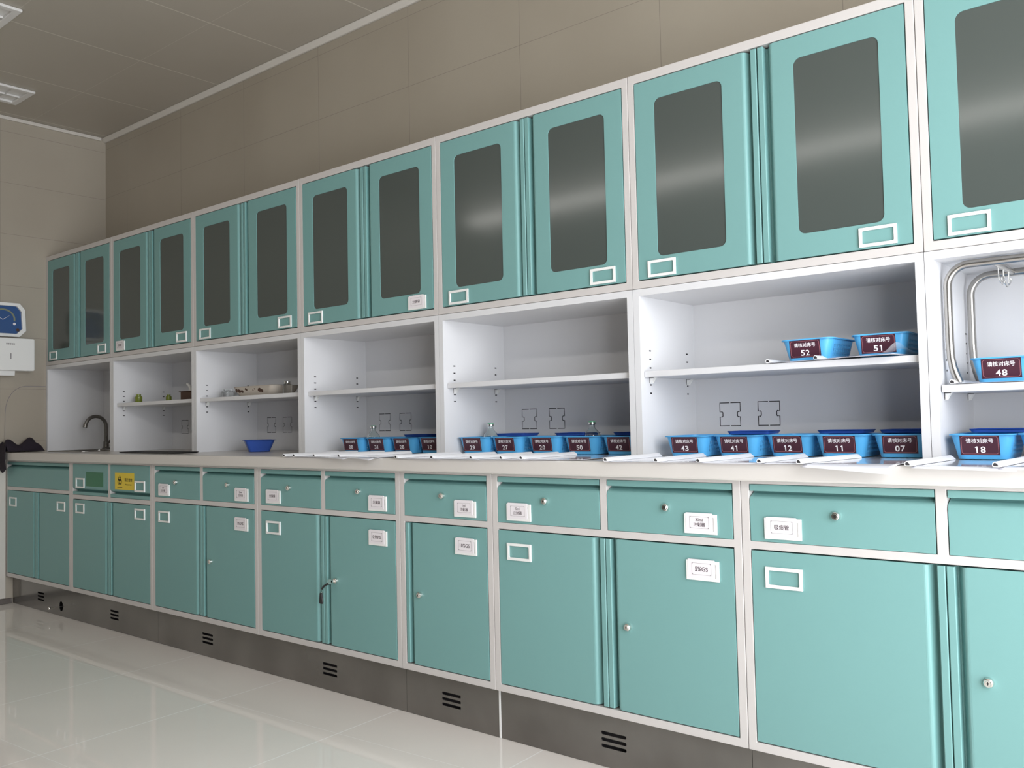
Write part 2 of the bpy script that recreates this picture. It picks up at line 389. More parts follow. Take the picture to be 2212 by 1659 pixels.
def shelf_unit(i):
    x0, x1 = UX[i]+.0008, UX[i+1]-.0008; W = x1-x0; z0, z1 = ZT+.0004, 1.4992; h = z1-z0
    t = thing('shelf_unit', SL[i], 'shelf', (x0, 0, z0), 0, 'open shelf units on the worktop')
    bm = BM(); fb = -DU+.018; PW = .0225
    sink = (i == 0)
    # front posts and top rail, side sheets with slots, back sheet with knock-outs
    box(bm, 0, PW, -DU, fb, 0, h); box(bm, W-PW, W, -DU, fb, 0, h); box(bm, PW, W-PW, -DU, fb, h-.0225, h)
    box(bm, 0, W, fb, -.008, h-.0225, h-.0005)
    box(bm, 0, .001, fb, -.008, 0, h-.0225); box(bm, W-.001, W, fb, -.008, 0, h-.0225)
    box(bm, .0175, .0185, fb+.002, -.03, .001, h-.025, 1); box(bm, W-.0185, W-.0175, fb+.002, -.03, .001, h-.025, 1)  # dark liners stand in for the shade behind the slots
    slots = []
    zs = [1.298, 1.2695, 1.241, 1.184, 1.156] if i < 6 else [1.298, 1.270, 1.241, 1.213, 1.185]
    if not sink:
        for yy in (-.336, -.085):
            if i == 6: yy += .03 if yy < -.2 else 0
            for zz in zs:
                zc = zz-z0
                slots.append(R4(yy-.006, yy+.006, zc-.0024, zc+.0024))
    for xs, sgn in ((PW-.0012, 1), (W-PW, 1)):
        plate(bm, R4(fb, -.028, 0, h-.0225), slots, .0012, 'right', xs)
    if True:
        ks = []
        for kx in {0: (), 1: (.170,), 6: (.42, .56)}.get(i, (.155, .298)):
            ks += knock(kx-.0008, 1.081-z0)
        plate(bm, R4(PW, W-PW, 0, h-.0225), ks, .0015, 'front', .028)
        box(bm, .020, W-.020, -.0245, -.0235, 0.001, h-.024, 1); box(bm, .001, W-.001, -.0095, -.008, 0, h-.0225)  # dark sheet stands in for the shade behind the knock-out slits
    finish(bm, 'body', ['white_lit', 'dark'], t)
    if sink: return t
    zs_ = (1.2285 if i < 6 else 1.1445)-z0
    bm = BM()
    plate_y0 = -DU+.019
    box(bm, PW+.002, W-PW-.002, plate_y0, -.031, zs_-.020, zs_)
    finish(bm, 'shelf', 'white_lit', t, bevel=.0022)
    for yy in (-.336, -.085):
        for s, xs in ((1, PW+.0004), (-1, W-PW-.0004)):
            bm = BM(); zt = zs_-.0202
            box(bm, *(sorted((xs, xs+s*.0015))), yy-.009, yy+.009, zt-.020, zt)
            box(bm, *(sorted((xs, xs+s*.018))), yy-.009, yy+.009, zt-.0018, zt)
            for dy in (-.009, .0078):
                prism(bm, [(xs, zt), (xs+s*.017, zt), (xs+s*.011, zt-.008), (xs+s*.005, zt-.019), (xs, zt-.019)], 'y', yy+dy, yy+dy+.0012)
            finish(bm, 'shelf_clip', 'plastic', t)
    return t
for i in range(7): shelf_unit(i)

# --------------------------- worktop with sink cut-out
bm = BM(); YW = -.676; ZS = .8985
sk = (.30, .72, -.50, -.17)
def slab(x0, x1, y0, y1):
    box(bm, x0, x1, y0, y1, ZS, ZT)
plate(bm, [(.001, YW), (6.42, YW), (6.42, -.001), (.001, -.001)], [rrect(sk[0], sk[1], sk[2], sk[3], .04, 4)], ZT-ZS, 'top', ZS)
wt = finish(bm, 'worktop', 'counter', bevel=.006)
tag(wt, 'long pale cream worktop running the whole length over the base cabinets', 'worktop')
# inset sink
t = thing('sink', 'small steel inset sink in the worktop beside the far wall', 'sink', (0, 0, ZT))
bm = BM(); plate(bm, rrect(sk[0]-.018, sk[1]+.018, sk[2]-.018, sk[3]+.018, .05, 5), [rrect(sk[0]+.006, sk[1]-.006, sk[2]+.006, sk[3]-.006, .036, 5)], .004, 'top', .0005)
finish(bm, 'rim', 'pipe', t, bevel=.001)
bm = BM()
o1 = rrect(sk[0]+.004, sk[1]-.004, sk[2]+.004, sk[3]-.004, .036, 5); rings = []
for k, (sc_, z) in enumerate(((1, .002), (.985, -.10), (.95, -.155), (.85, -.17))):
    cx, cy = (sk[0]+sk[1])/2, (sk[2]+sk[3])/2
    rings.append([bm.verts.new((cx+(a-cx)*sc_, cy+(b-cy)*sc_, z)) for a, b in o1])
for A, B in zip(rings, rings[1:]):
    for k in range(len(A)): bm.faces.new((A[k], A[(k+1) % len(A)], B[(k+1) % len(A)], B[k]))
bm.faces.new(rings[-1])
finish(bm, 'basin', 'pipe', t, smooth=40)
t = thing('faucet', 'grey gooseneck tap rising behind the sink inside the far open unit', 'faucet', (.205, -.10, ZT))
bm = BM(); r = .068
pts = [(0, 0, .012), (0, 0, .06), (0, 0, .12), (0, 0, .150)] + [tuple(q) for q in arc3((0, -r, .150), (0, 1, 0), (0, 0, 1), r, 0, 165, 14)][1:]
tube(bm, pts, .0115, 12); finish(bm, 'spout', 'tap', t, smooth=40)
e = Vector(pts[-1])
bm = BM(); tube(bm, [e+Vector((0, .0, .004)), e+Vector((0, -.006, -.022))], .0135, 12); finish(bm, 'aerator', 'tap', t, smooth=40)
bm = BM(); lathe(bm, [(.026, .0006), (.026, .008), (.018, .014), (.0165, .05), (.0125, .056)], (0, 0, 0)); finish(bm, 'faucet_base', 'tap', t, smooth=30)
bm = BM(); tube(bm, [(.012, 0, .035), (.035, 0, .042), (.062, -.004, .060)], [.006, .005, .006], 8); finish(bm, 'lever', 'tap', t, smooth=40)

# --------------------------- base cabinets
BX = [0, .909, 1.811, 2.711, 3.6135, 4.0688, 4.9745, 5.998, 6.42]
DB = .640; Z0 = .173; ZD1, ZD0, ZR = .888, .7355, .712
BL = ['base cabinet under the sink, with one blank wide teal panel on top',
      'base cabinet with tilting bins bearing a green and a yellow biohazard sticker',
      'base cabinet with two carded locking drawers, just right of the biohazard stickered one',
      'base cabinet with a black key fob hanging from its right door lock',
      'narrow single-door base cabinet with 1ml 注射器 drawer and 10%GS door card',
      'base cabinet with 5ml and 30ml 注射器 drawers above a 5%GS door',
      'wide nearest base cabinet with the 吸痰管 drawer card, cut by the picture edge',
      'narrow base cabinet at the near end of the row, beyond the right picture edge']
def drawer(t, x0, x1, z0, z1, yf, flip=False, lk=None, card=None, cardx=None, hold=True, name='drawer'):
    bm = BM(); w_ = .043
    if not flip:
        box(bm, x0, x1, yf, yf+TH, z0, z1-w_); channel_h(bm, z1-w_, 1, x0, x1, yf, w_)
    else:
        box(bm, x0, x1, yf, yf+TH, z0+w_, z1); channel_h(bm, z0+w_, -1, x0, x1, yf, w_)
    bmesh.ops.remove_doubles(bm, verts=bm.verts, dist=1e-6)
    d = finish(bm, name, 'teal', t, bevel=.0008)
    if lk is not None: lock(d, lk, (z0+z1)/2+.002 if not flip else z0+.08, yf)
    if hold: holder(d, cardx, (.744 if not flip else .754)-Z0, yf, card)
    return d
def base_unit(i):
    x0, x1 = BX[i]+.0008, BX[i+1]-.0008; W = x1-x0
    t = thing('base_cabinet', BL[i], 'cabinet', (x0, 0, Z0), 0, 'base cabinets under the worktop')
    h = ZS-.0004-Z0; yf = -DB; d1, d0, rz = ZD1-Z0, ZD0-Z0, ZR-Z0; b0 = .0245
    if i == 1: d0, rz = .716-Z0, .691-Z0
    single = i in (4, 7); one_dr = i in (0, 4, 7)
    e = .0235; holes = []; m = W/2
    if i == 6: m = W/2-.001
    if one_dr: holes.append(R4(e, W-e, d0-.001, d1+.001))
    else:
        hw = .0125
        holes += [R4(e, m-hw, d0-.001, d1+.001), R4(m+hw, W-e, d0-.001, d1+.001)]
    holes.append(R4(e, W-e, b0-.001, rz+.001))
    bm = BM(); frame_front(bm, 0, W, 0, h, yf, holes, .030)
    fb = yf+.030
    box(bm, 0, .0225, fb, -.004, 0, h); box(bm, W-.0225, W, fb, -.004, 0, h)
    box(bm, .0225, W-.0225, fb, -.004, 0, .018); box(bm, .0225, W-.0225, -.01, -.004, .018, h)
    box(bm, .0225, W-.0225, fb, -.012, (rz+d0)/2-.004, (rz+d0)/2+.004)
    finish(bm, 'body', 'white', t, bevel=.0014)
    yd = yf-.0005
    # drawers
    if one_dr:
        kw = dict(lk=None, hold=False) if i in (0, 7) else dict(lk=.2215, card=['1ml', '注射器'], cardx=.281)
        drawer(t, e+G, W-e-G, d0, d1, yd, name='front_panel' if i == 0 else 'drawer', **kw)
    else:
        xa, xb, xc, xd = e+G, m-hw-G, m+hw+G, W-e-G
        cards = {1: (None, None), 2: (['2ml', '注射器'], ['20ml', '注射器']), 3: (['分装袋'], ['分装袋']), 5: (['5ml', '注射器'], ['30ml', '注射器']), 6: (['吸痰管'], None)}[i]
        fl = i == 1
        dl = drawer(t, xa, xb, d0, d1, yd, fl, None if fl else (.228 if i != 6 else .260), cards[0], .067, name='tilt_bin' if fl else 'drawer')
        dr = drawer(t, xc, xd, d0, d1, yd, fl, None if fl else (.672 if i != 6 else .74), cards[1], .731 if i != 6 else .80, name='tilt_bin' if fl else 'drawer')
        if fl:
            for d, xs, mt in ((dl, (.187, .386), 'greens'), (dr, (.518, .721), 'yellow')):
                bm = BM(); zz0, zz1 = (.7665, .845) if mt == 'greens' else (.7605, .848)
                zz0 -= Z0; zz1 -= Z0
                prism(bm, R4(xs[0], xs[1], zz0, zz1), 'y', yd-.0002, yd-.0012, 0)
                b = -yd+.0014; cz = (zz0+zz1)/2
                if mt == 'yellow':
                    cx = xs[0]+.052
                    for k in range(3):                       # biohazard trefoil
                        a = math.radians(90+120*k); qx, qz = cx+.0125*math.cos(a), cz+.002+.0125*math.sin(a)
                        plate(bm, circ(qx, qz, .0135, 20), [circ(qx+.003*math.cos(a), cz+.002+(.0125+.003)*math.sin(a), .0095, 16)], .0002, 'front', b, 1)
                    plate(bm, circ(cx, cz+.002, .019, 24), [circ(cx, cz+.002, .0165, 24)], .0002, 'front', b, 1)
                    plate(bm, [(cx-.027, cz-.034), (cx+.027, cz-.034), (cx+.027, cz-.031), (cx-.027, cz-.031)], [], .0002, 'front', b, 1)
                    text(bm, '医疗废物', xs[0]+.145, cz+.008, .019, 'front', b+.0002, 1, bold=.01, maxw=.085)
                    text(bm, 'Medical waste', xs[0]+.145, cz-.016, .008, 'front', b+.0002, 1, maxw=.085)
                finish(bm, 'sticker', [mt, 'yink'], d)['label'] = 'yellow biohazard sticker' if mt == 'yellow' else 'dark green sticker'
    # doors
    z_a, z_b = b0+G, rz-G; dm = {0: .452, 6: W/2+.002}.get(i, W/2+.0015)
    dcards = {2: ['5%GNS'], 3: ['0.9%NS'], 4: ['10%GS'], 5: ['5%GS']}
    zc = .6135-Z0
    if single:
        bm = BM(); a = e+G+.044; box(bm, a, W-e-G, yd, yd+TH, z_a, z_b); channel(bm, a, -1, z_a+.001, z_b-.001, yd, .044)
        bmesh.ops.remove_doubles(bm, verts=bm.verts, dist=1e-6)
        d = finish(bm, 'door', 'teal', t, bevel=.0008)
        lock(d, .1005, .4515-Z0, yd); holder(d, .282 if i == 4 else .25, zc, yd, dcards.get(i))
        return t
    bm = BM(); b = dm-.049; box(bm, e+G, b, yd, yd+TH, z_a, z_b); channel(bm, b, 1, z_a+.001, z_b-.001, yd, .049)
    bmesh.ops.remove_doubles(bm, verts=bm.verts, dist=1e-6)
    d = finish(bm, 'door', 'teal', t, bevel=.0008); holder(d, .065, zc, yd)
    bm = BM(); a = dm+.0025+.044; box(bm, a, W-e-G, yd, yd+TH, z_a, z_b); channel(bm, a, -1, z_a+.001, z_b-.001, yd, .044)
    bmesh.ops.remove_doubles(bm, verts=bm.verts, dist=1e-6)
    d = finish(bm, 'door', 'teal', t, bevel=.0008)
    holder(d, W-.0725-.102+.004 if i < 6 else W-.175, zc, yd, dcards.get(i))
    if i >= 2: lock(d, dm+.0775 if i != 6 else dm+.084, .4515-Z0+(.006 if i in (2, 3) else 0), yd)
    return t
for i in range(8): base_unit(i)

# --------------------------- steel toe-kick panels
DK = .600
KP = [(.0145, 1.789, [.416, 1.333], 'steel toe-kick panel at the far end with the round pedal hole'),
      (1.7905, 3.592, [2.240, 3.142], 'steel toe-kick panel with two vents under the third and fourth cabinets'),
      (3.5935, 4.0475, [3.822], 'short steel toe-kick panel left of the white gap strip'),
      (4.056, 4.9645, [4.5105], 'steel toe-kick panel just right of the white gap strip'),
      (4.966, 6.42, [5.55], 'steel toe-kick panel beyond the lower right picture edge')]
def stadium(cx, cz, wd, ht):
    return rrect(cx-wd/2, cx+wd/2, cz-ht/2, cz+ht/2, ht/2-.0002, 4)
for x0, x1, vents, lab in KP:
    bm = BM(); hs = []
    for vx in vents:
        for k in range(3): hs.append(stadium(vx, .1035-.0195*k, .092, .0105))
    if x0 < .1: hs.append([(.692+.026*math.cos(2*PI*k/24), .057+.028*math.sin(2*PI*k/24)) for k in range(24)])
    plate(bm, R4(x0, x1, .0006, Z0-.0006), hs, .003, 'front', DK-.003)
    plate(bm, R4(x0, x1, .0006, Z0-.0006), [], .001, 'front', DK-.03, 1)  # dark backing sheet painted as the shade behind the vents
    tag(finish(bm, 'toe_kick_panel', ['steel', 'dark']), lab, 'kickboard', 'steel toe-kick panels')
bm = BM(); box(bm, 4.0482, 4.0553, -DK-.002, -DK+.004, .0006, Z0-.0006)
tag(finish(bm, 'gap_strip', 'plastic'), 'thin white upright strip filling the gap between two steel kickboards', 'strip')
t = thing('foot_pedal', 'thin metal foot pedal rod with bright ball poking out of the round kickboard hole', 'pedal', (.692, -DK, .056))
bm = BM(); tube(bm, [(0, .028, 0), (0, -.062, 0)], .0030, 8); finish(bm, 'rod', 'pipe', t, smooth=40)
bm = BM(); lathe(bm, [(.001, -.0085)]+[(.0085*math.sin(PI*k/8), -.0085*math.cos(PI*k/8)) for k in range(1, 8)]+[(.001, .0085)], (0, -.066, 0), 'y', 16); finish(bm, 'ball', 'chrome', t, smooth=60)

# --------------------------- key in the lock
kx, kz = BX[3]+.0008+ (BX[4]-BX[3])/2+.0775+.001, .4575
t = thing('key', 'small black-tabbed key hanging from the door lock with its black fob', 'key', (kx, -DB-.0145, kz))
bm = BM(); prism(bm, R4(-.0012, .0012, -.004, .004), 'y', .0012, -.014); prism(bm, circ(0, 0, .010, 16), 'x', -.0012, .0012)
bmesh.ops.translate(bm, verts=bm.verts[-32:], vec=(0, -.018, 0))
finish(bm, 'key_blade', 'chrome', t)
bm = BM(); tube(bm, [(0, -.020, -.006), (-.018, -.022, -.012), (-.040, -.018, -.022), (-.058, -.012, -.034)], .0042, 8); finish(bm, 'strap', 'black', t, smooth=50)
bm = BM(); tube(bm, arc3((-.060, -.011, -.042), (1, 0, 0), (0, 0, 1), .007, 0, 340, 16), .0009, 6); finish(bm, 'ring', 'chrome', t, smooth=50)
bm = BM(); prism(bm, [(-.067, -.050), (-.055, -.050), (-.050, -.085), (-.052, -.093), (-.070, -.093), (-.072, -.085)], 'y', -.012, -.018); finish(bm, 'fob', 'black', t, bevel=.002)

# ------------------------------------------------------------------ baskets
def loft(bm, levels, n, skip=None, mi=0):
    """levels: list of outlines (same count) -> quads; skip(i_level, k) removes a face"""
    rings = [[bm.verts.new(p) for p in L_] for L_ in levels]
    for i in range(len(rings)-1):
        A, B = rings[i], rings[i+1]; N = len(A)
        for k in range(N):
            if skip and skip(i, k): continue
            bm.faces.new((A[k], A[(k+1) % N], B[(k+1) % N], B[k])).material_index = mi
    return rings
def rr_path(hw, hd, r, z, ns=24, nd=34, nc=5):
    """rounded rectangle with dense straight runs, centred"""
    P = []
    def line(a, b, n):
        for i in range(n): P.append((a[0]+(b[0]-a[0])*i/n, a[1]+(b[1]-a[1])*i/n, z))
    def arc(cx, cy, a0):
        for i in range(nc): t = math.radians(a0+90*i/nc); P.append((cx+r*math.cos(t), cy+r*math.sin(t), z))
    line((-hw+r, -hd), (hw-r, -hd), ns); arc(hw-r, -hd+r, -90)
    line((hw, -hd+r), (hw, hd-r), nd); arc(hw-r, hd-r, 0)
    line((hw-r, hd), (-hw+r, hd), ns); arc(-hw+r, hd-r, 90)
    line((-hw, hd-r), (-hw, -hd+r), nd); arc(-hw+r, -hd+r, 180)
    return P
BW, BD, BH = .158, .205, .066
def basket_mesh():
    ns, nd, nc = 24, 34, 5; bm = BM()
    zs = [0, .010, .013, .021, .0255, .0335, .038, .046, .050, .060, .0635, .0645, .0645, .0605]
    hw0, hd0 = .0590, .085; levels = []
    for k, z in enumerate(zs):
        q = min(z/.0635, 1); hw = hw0+(.0735-hw0)*q; hd = hd0+(.0965-hd0)*q; r = .018+.004*q
        if k == len(zs)-2: hw += .0055; hd += .006
        if k == len(zs)-1: hw += .0060; hd += .0065
        levels.append(rr_path(hw, hd, r, z, ns, nd, nc))
    slot_rows = (2, 4, 6)
    r1 = ns+nc; r2 = r1+nd+nc; r3 = r2+ns+nc
    def skip(i, k):
        if i not in slot_rows: return False
        if r1+2 <= k < r1+nd-2 or r3+2 <= k < r3+nd-2: return k % 2 == 0
        if r2 <= k < r2+ns: return k % 2 == 0
        if k in (1, ns-3): return True
        return False
    rings = loft(bm, levels, None, skip)
    bm.faces.new(rings[0][::-1])
    return bm
def solid(o, t):
    m = o.modifiers.new('thickness', 'SOLIDIFY'); m.thickness = t*S; m.offset = -1
def sticker_fn(sx, sy=-.0):
    # label plane leans with the basket front
    a0 = Vector((0, -.0852-.0012, 0)); slope = (.0965-.085)/.0635
    return lambda a, b, c: (a, -.0862 - slope*b - c, b)
first = {}
def basket(num, x, y, z, label, group, rotz=0):
    t = thing('basket', label, 'basket', (x, y, z), rotz, group)
    if 'm' in first:
        o = first['m'].copy(); C.objects.link(o); o.parent = t
    else:
        o = finish(basket_mesh(), 'tub', 'basket', t, smooth=35); solid(o, .0016); first['m'] = o
    F = sticker_fn(0)
    bm = BM(); cx = -.004; w2, z0, z1 = .0465, .0095, .0612
    def pl(outline, holes, base, t_, mi):
        cu = bpy.data.curves.new('tmp', 'CURVE'); cu.dimensions = '2D'; cu.fill_mode = 'BOTH'; cu.extrude = t_/2
        for pts in [outline]+holes:
            s = cu.splines.new('POLY'); s.points.add(len(pts)-1)
            for p, q in zip(s.points, pts): p.co = (q[0], q[1], 0, 1)
            s.use_cyclic_u = True
        ob = bpy.data.objects.new('tmp', cu); me = bpy.data.meshes.new_from_object(ob)
        add_me(bm, me, lambda a, b, c: F(a, b, base+c+t_/2), mi)
        bpy.data.objects.remove(ob); bpy.data.curves.remove(cu); bpy.data.meshes.remove(me)
    pl(R4(cx-w2, cx+w2, z0, z1), [], 0, .0008, 0)
    def oct_(i, cc): a, b, c_, d = cx-w2+i, cx+w2-i, z0+i, z1-i; return [(a+cc, c_), (b-cc, c_), (b, c_+cc), (b, d-cc), (b-cc, d), (a+cc, d), (a, d-cc), (a, c_+cc)]
    pl(oct_(.0030, .004), [oct_(.0038, .0037)], .0008, .0002, 1)
    text(bm, '请核对床号', cx, z1-.0145, .0125, None, .0012, 2, bold=.011, maxw=.070, fn=F)
    for k, ch in enumerate(num):
        ox, oz, hh = cx+(-.0073, .0073)[k], z0+.0142, .0165
        if ch == '1':
            g = [(-.0042, .0042), (-.0042, .0064), (-.0012, hh/2), (.0020, hh/2), (.0020, -hh/2), (-.0013, -hh/2), (-.0013, .0050)]
            pl([(ox+a, oz+b) for a, b in g], [], .0010, .0002, 2)
        else: text(bm, ch, ox, oz, hh, None, .0012, 2, bold=.020, forcew=.0122, fn=F)
    finish(bm, 'label_sticker', ['maroon', 'pinkline', 'whiteink'], t)
    return t
def bl(n, where): return 'sky blue basket with maroon label numbered %s, %s' % (n, where)
ROW = [('08', 2.960, -.32, 0, 'leftmost of the worktop row'), ('31', 3.119, -.31, 0, 'beside basket 08'), ('28', 3.269, -.30, 0, 'between baskets 31 and 10'), ('10', 3.416, -.28, 0, 'half behind a divider'),
       ('29', 3.703, -.33, .0, 'with a bottle, leftmost in its unit'), ('27', 3.855, -.31, 0, 'between baskets 29 and 20'), ('20', 4.029, -.30, -.02, 'between baskets 27 and 50'), ('50', 4.190, -.29, 0, 'with a bottle behind its label'), ('42', 4.352, -.28, 0, 'against the right divider'),
       ('43', 4.650, -.35, 0, 'leftmost in its unit'), ('41', 4.816, -.33, -.03, 'between baskets 43 and 12'), ('12', 4.976, -.30, -.03, 'between baskets 41 and 11'), ('11', 5.136, -.32, .02, 'between baskets 12 and 07'), ('07', 5.298, -.31, .06, 'against the right divider'),
       ('18', 5.520, -.375, 0, 'nearest one on the worktop')]
for n, x, yf, rz, wh in ROW:
    basket(n, x, yf+.093, ZT+.0036, bl(n, wh), 'numbered baskets on the worktop', rz)
basket('17', 5.682, -.36+.093, ZT+.0036, 'sky blue plastic basket mostly outside the right picture edge beside basket 18', 'numbered baskets on the worktop', -.05)
for n, x, yf, zz, rz, wh in (('52', 5.062, -.355, 1.2285, -.02, 'on the upper shelf, left of the two'), ('51', 5.262, -.345, 1.2285, .05, 'on the upper shelf, against the divider'), ('48', 5.566, -.33, 1.1445, .03, 'on the shelf inside the pipe rack')):
    basket(n, x, yf+.093, zz+.0036, bl(n, wh), 'numbered baskets on the shelves', rz)

# royal blue trays lying across the basket backs
def tub_mesh(hw, hd, h, flare=.012, r=.018):
    bm = BM(); lv = []
    for z, q in ((0, 0), (h*.12, .1), (h*.85, .9), (h*.96, 1), (h*.97, 1.35), (h, 1.4), (h, 1.15)):
        lv.append(rr_path(hw-flare+flare*q, hd-flare+flare*q, r, z, 6, 6, 5))
    rings = loft(bm, lv, None); bm.faces.new(rings[0][::-1]); return bm
TR = [(4.80, -.165, .04, 'across baskets 43 and 41'), (5.10, -.16, -.03, 'across baskets 12 and 11'), (5.285, -.155, -.06, 'on the back of basket 07'), (5.535, -.20, .02, 'on the back of basket 18'),
      (3.80, -.17, .03, 'across baskets 29 and 27'), (4.09, -.165, -.04, 'across baskets 20 and 50'), (4.345, -.15, .03, 'on the back of basket 42'), (3.26, -.165, .0, 'across baskets 31 and 28'), (3.445, -.15, .04, 'on the back of basket 10')]
f0 = None
for x, y, rz, wh in TR:
    if f0 is None:
        f0 = finish(tub_mesh(.072, .055, .009, .004, .014), 'shallow_tray', 'tub', smooth=40); solid(f0, .0015); o = f0
    else: o = f0.copy(); C.objects.link(o)
    o.location = Vector((x, y, ZT+.0036+.0655))*S; o.rotation_euler = (0, 0, rz)
    tag(o, 'shallow royal blue tray lying %s' % wh, 'tray', 'royal blue trays on the baskets')
o = finish(tub_mesh(.112, .072, .058, .022, .016), 'plastic_tub', 'tub', smooth=40, loc=(2.13, -.235, ZT+.0018)); solid(o, .0018); o.rotation_euler = (0, 0, -.55)
tag(o, 'lone royal blue plastic tub on the worktop without any label', 'tub')

# infusion bottles
def bottle_obj(x, y, z, label):
    t = thing('glass_bottle', label, 'bottle', (x, y, z), 0, 'glass bottles in the baskets')
    bm = BM(); lathe(bm, [(.001, .001), (.026, .001), (.030, .005), (.030, .062), (.027, .072), (.015, .086), (.0105, .092), (.0105, .102), (.0135, .103), (.0135, .107), (.009, .107), (.009, .092), (.0135, .0855), (.0252, .0715), (.0282, .062), (.0282, .006), (.001, .004)], (0, 0, 0), n=28)
    finish(bm, 'glass_body', 'bglass', t, smooth=40)
    bm = BM(); lathe(bm, [(.0140, .1035), (.0142, .111), (.001, .1112)], (0, 0, .0002), n=24); finish(bm, 'crimp_cap', 'alu', t, smooth=30)
    bm = BM(); lathe(bm, [(.0125, .1115), (.0125, .1145), (.001, .1150)], (0, 0, 0), n=24); finish(bm, 'flip_top', 'green', t, smooth=30)
bottle_obj(3.684, -.20, ZT+.006, 'clear glass bottle with green top standing in basket 29')
bottle_obj(4.182, -.20, ZT+.006, 'clear glass bottle with green top standing in basket 50')
bottle_obj(2.972, -.20, ZT+.006, 'clear glass bottle with capped neck standing in basket 08')

# ------------------------------------------------------------------ report covers with spine bars
BAR = [(2.966, 2.911, -.685), (3.032, 3.034, -.685), (3.163, 3.212, -.685), (3.318, 3.378, -.685), (3.643, 3.652, -.685), (3.828, 3.834, -.686), (4.016, 4.012, -.686), (4.150, 4.135, -.686), (4.236, 4.208, -.686),
       (4.566, 4.552, -.69), (4.740, 4.714, -.692), (4.875, 4.874, -.692), (5.055, 5.044, -.694), (5.169, 5.204, -.71), (5.430, 5.443, -.702), (5.617, 5.627, -.702)]
WH = ['the one farthest left', 'second from the left', 'third from the left', 'fourth, in front of the first divider', 'in front of basket 10', 'left of basket 29', 'in front of basket 29', 'in front of basket 27', 'in front of basket 20',
      'in front of basket 42', 'at the divider left of basket 43', 'in front of basket 43', 'in front of basket 41', 'in front of basket 12', 'its sheet corner drooping over the edge', 'in front of basket 18']
def spine(parent, A, B, w_=.0125, h_=.0125):
    """wedge-shaped slide bar, hollow end painted dark, from A (near end) to B"""
    A, B = Vector(A), Vector(B); d = (B-A).normalized(); s = Vector((d.y, -d.x, 0)).normalized()
    if s.x < 0: s = -s
    up = Vector((0, 0, 1)); bm = BM()
    prof = [(-.004, 0), (-.0062, .003), (-.0055, .0085), (-.002, .0118), (.003, .0112), (.009, .006), (.013, .0028), (.013, .0008), (.008, 0)]
    inner = [(-.0025, .0018), (-.0042, .004), (-.0036, .0078), (-.0012, .0096), (.002, .0090), (.0055, .0055), (.006, .0018)]
    def P(p, t): return A + d*t + s*p[0] + up*p[1]
    n = len(prof); L_ = (B-A).length
    R0 = [bm.verts.new(P(p, 0)) for p in prof]; R1 = [bm.verts.new(P(p, L_)) for p in prof]
    for k in range(n): bm.faces.new((R0[k], R0[(k+1) % n], R1[(k+1) % n], R1[k]))
    bm.faces.new(R1)
    bm.faces.new(R0[::-1])
    I0 = [bm.verts.new(P(p, -.0004)) for p in inner]; bm.faces.new(I0[::-1]).material_index = 1  # dark patch on the solid end, painted as shade in a hollow
    finish(bm, 'spine_bar', ['spine', 'dark'], parent, smooth=50)
def cover(A, B, label, group, width=.232, droop=0, lift=None, seed=0, curl=None):
    t = thing('report_cover', label, 'report cover', (A[0], A[1], A[2]), 0, group)
    A0, B0 = Vector((0, 0, 0)), Vector(B)-Vector(A); spine(t, A0, B0)
    d = B0.normalized(); s = Vector((d.y, -d.x, 0)).normalized()
    if s.x < 0: s = -s
    rnd = random.Random(seed); nu, nv = 16, 14; L_ = B0.length; bm = BM(); V = []
    ph = rnd.uniform(0, 6)
    for i in range(nu+1):
        row = []
        for j in range(nv+1):
            u, v = i/nu, j/nv
            q = A0 + d*(L_*(v*1.0-.006)) + s*(.006+width*u)
            z = .0003+.0002*math.sin(ph+5*u+3*v)*u*(1-u)*3
            if droop:
                wy = A[1]+q.y
                if wy < YW: z -= min(.020, (YW-wy)**2*droop)
            if lift: z += lift(u, v)
            row.append(bm.verts.new((q.x, q.y, z)))
        V.append(row)
    for i in range(nu):
        for j in range(nv): bm.faces.new((V[i][j], V[i+1][j], V[i+1][j+1], V[i][j+1]))
    o = finish(bm, 'sheet', 'film', t, smooth=80); solid(o, .0003)
    if curl:
        bm = BM(); V = []
        for i in range(25):
            V.append([bm.verts.new((.05+(width+.035-.05)*i/24, L_*j/10*.8, .0042+curl(i/24, j/10))) for j in range(11)])
        for i in range(24):
            for j in range(10): bm.faces.new((V[i][j], V[i+1][j], V[i+1][j+1], V[i][j+1]))
        finish(bm, 'clear_film', 'clearfilm', t, smooth=80)
for k, ((xa, xb, yt), wh) in enumerate(zip(BAR, WH)):
    zz = ZT+.0006+.0006*(k-max(q for q in (0, 4, 9, 14) if q <= k))
    L_ = .334; dx = xb-xa; dy = math.sqrt(L_*L_-dx*dx)
    cover((xa, yt, zz), (xa+dx, yt+dy, zz), 'white spine bar cover on the worktop, %s' % wh, 'report covers along the worktop edge', width=.225, droop=6 if k > 8 else 3, seed=k)
cover((4.952, -.385, 1.2302), (4.960, -.06, 1.2302), 'spine bar cover lying flat on the upper shelf under basket 52', 'report covers on the shelves', width=.205, seed=30)
cover((5.098, -.387, 1.2325), (5.150, -.07, 1.2325), 'spine bar cover curling up by basket 51 on the upper shelf', 'report covers on the shelves', width=.225, seed=31,
      curl=lambda u, v: .030*math.exp(-((u-.84)/.12)**2)*max(0, 1-1.6*v)**2)
cover((5.455, -.372, 1.1465), (5.470, -.05, 1.1465), 'spine bar cover on the shelf inside the pipe rack under basket 48', 'report covers on the shelves', width=.17, seed=32)

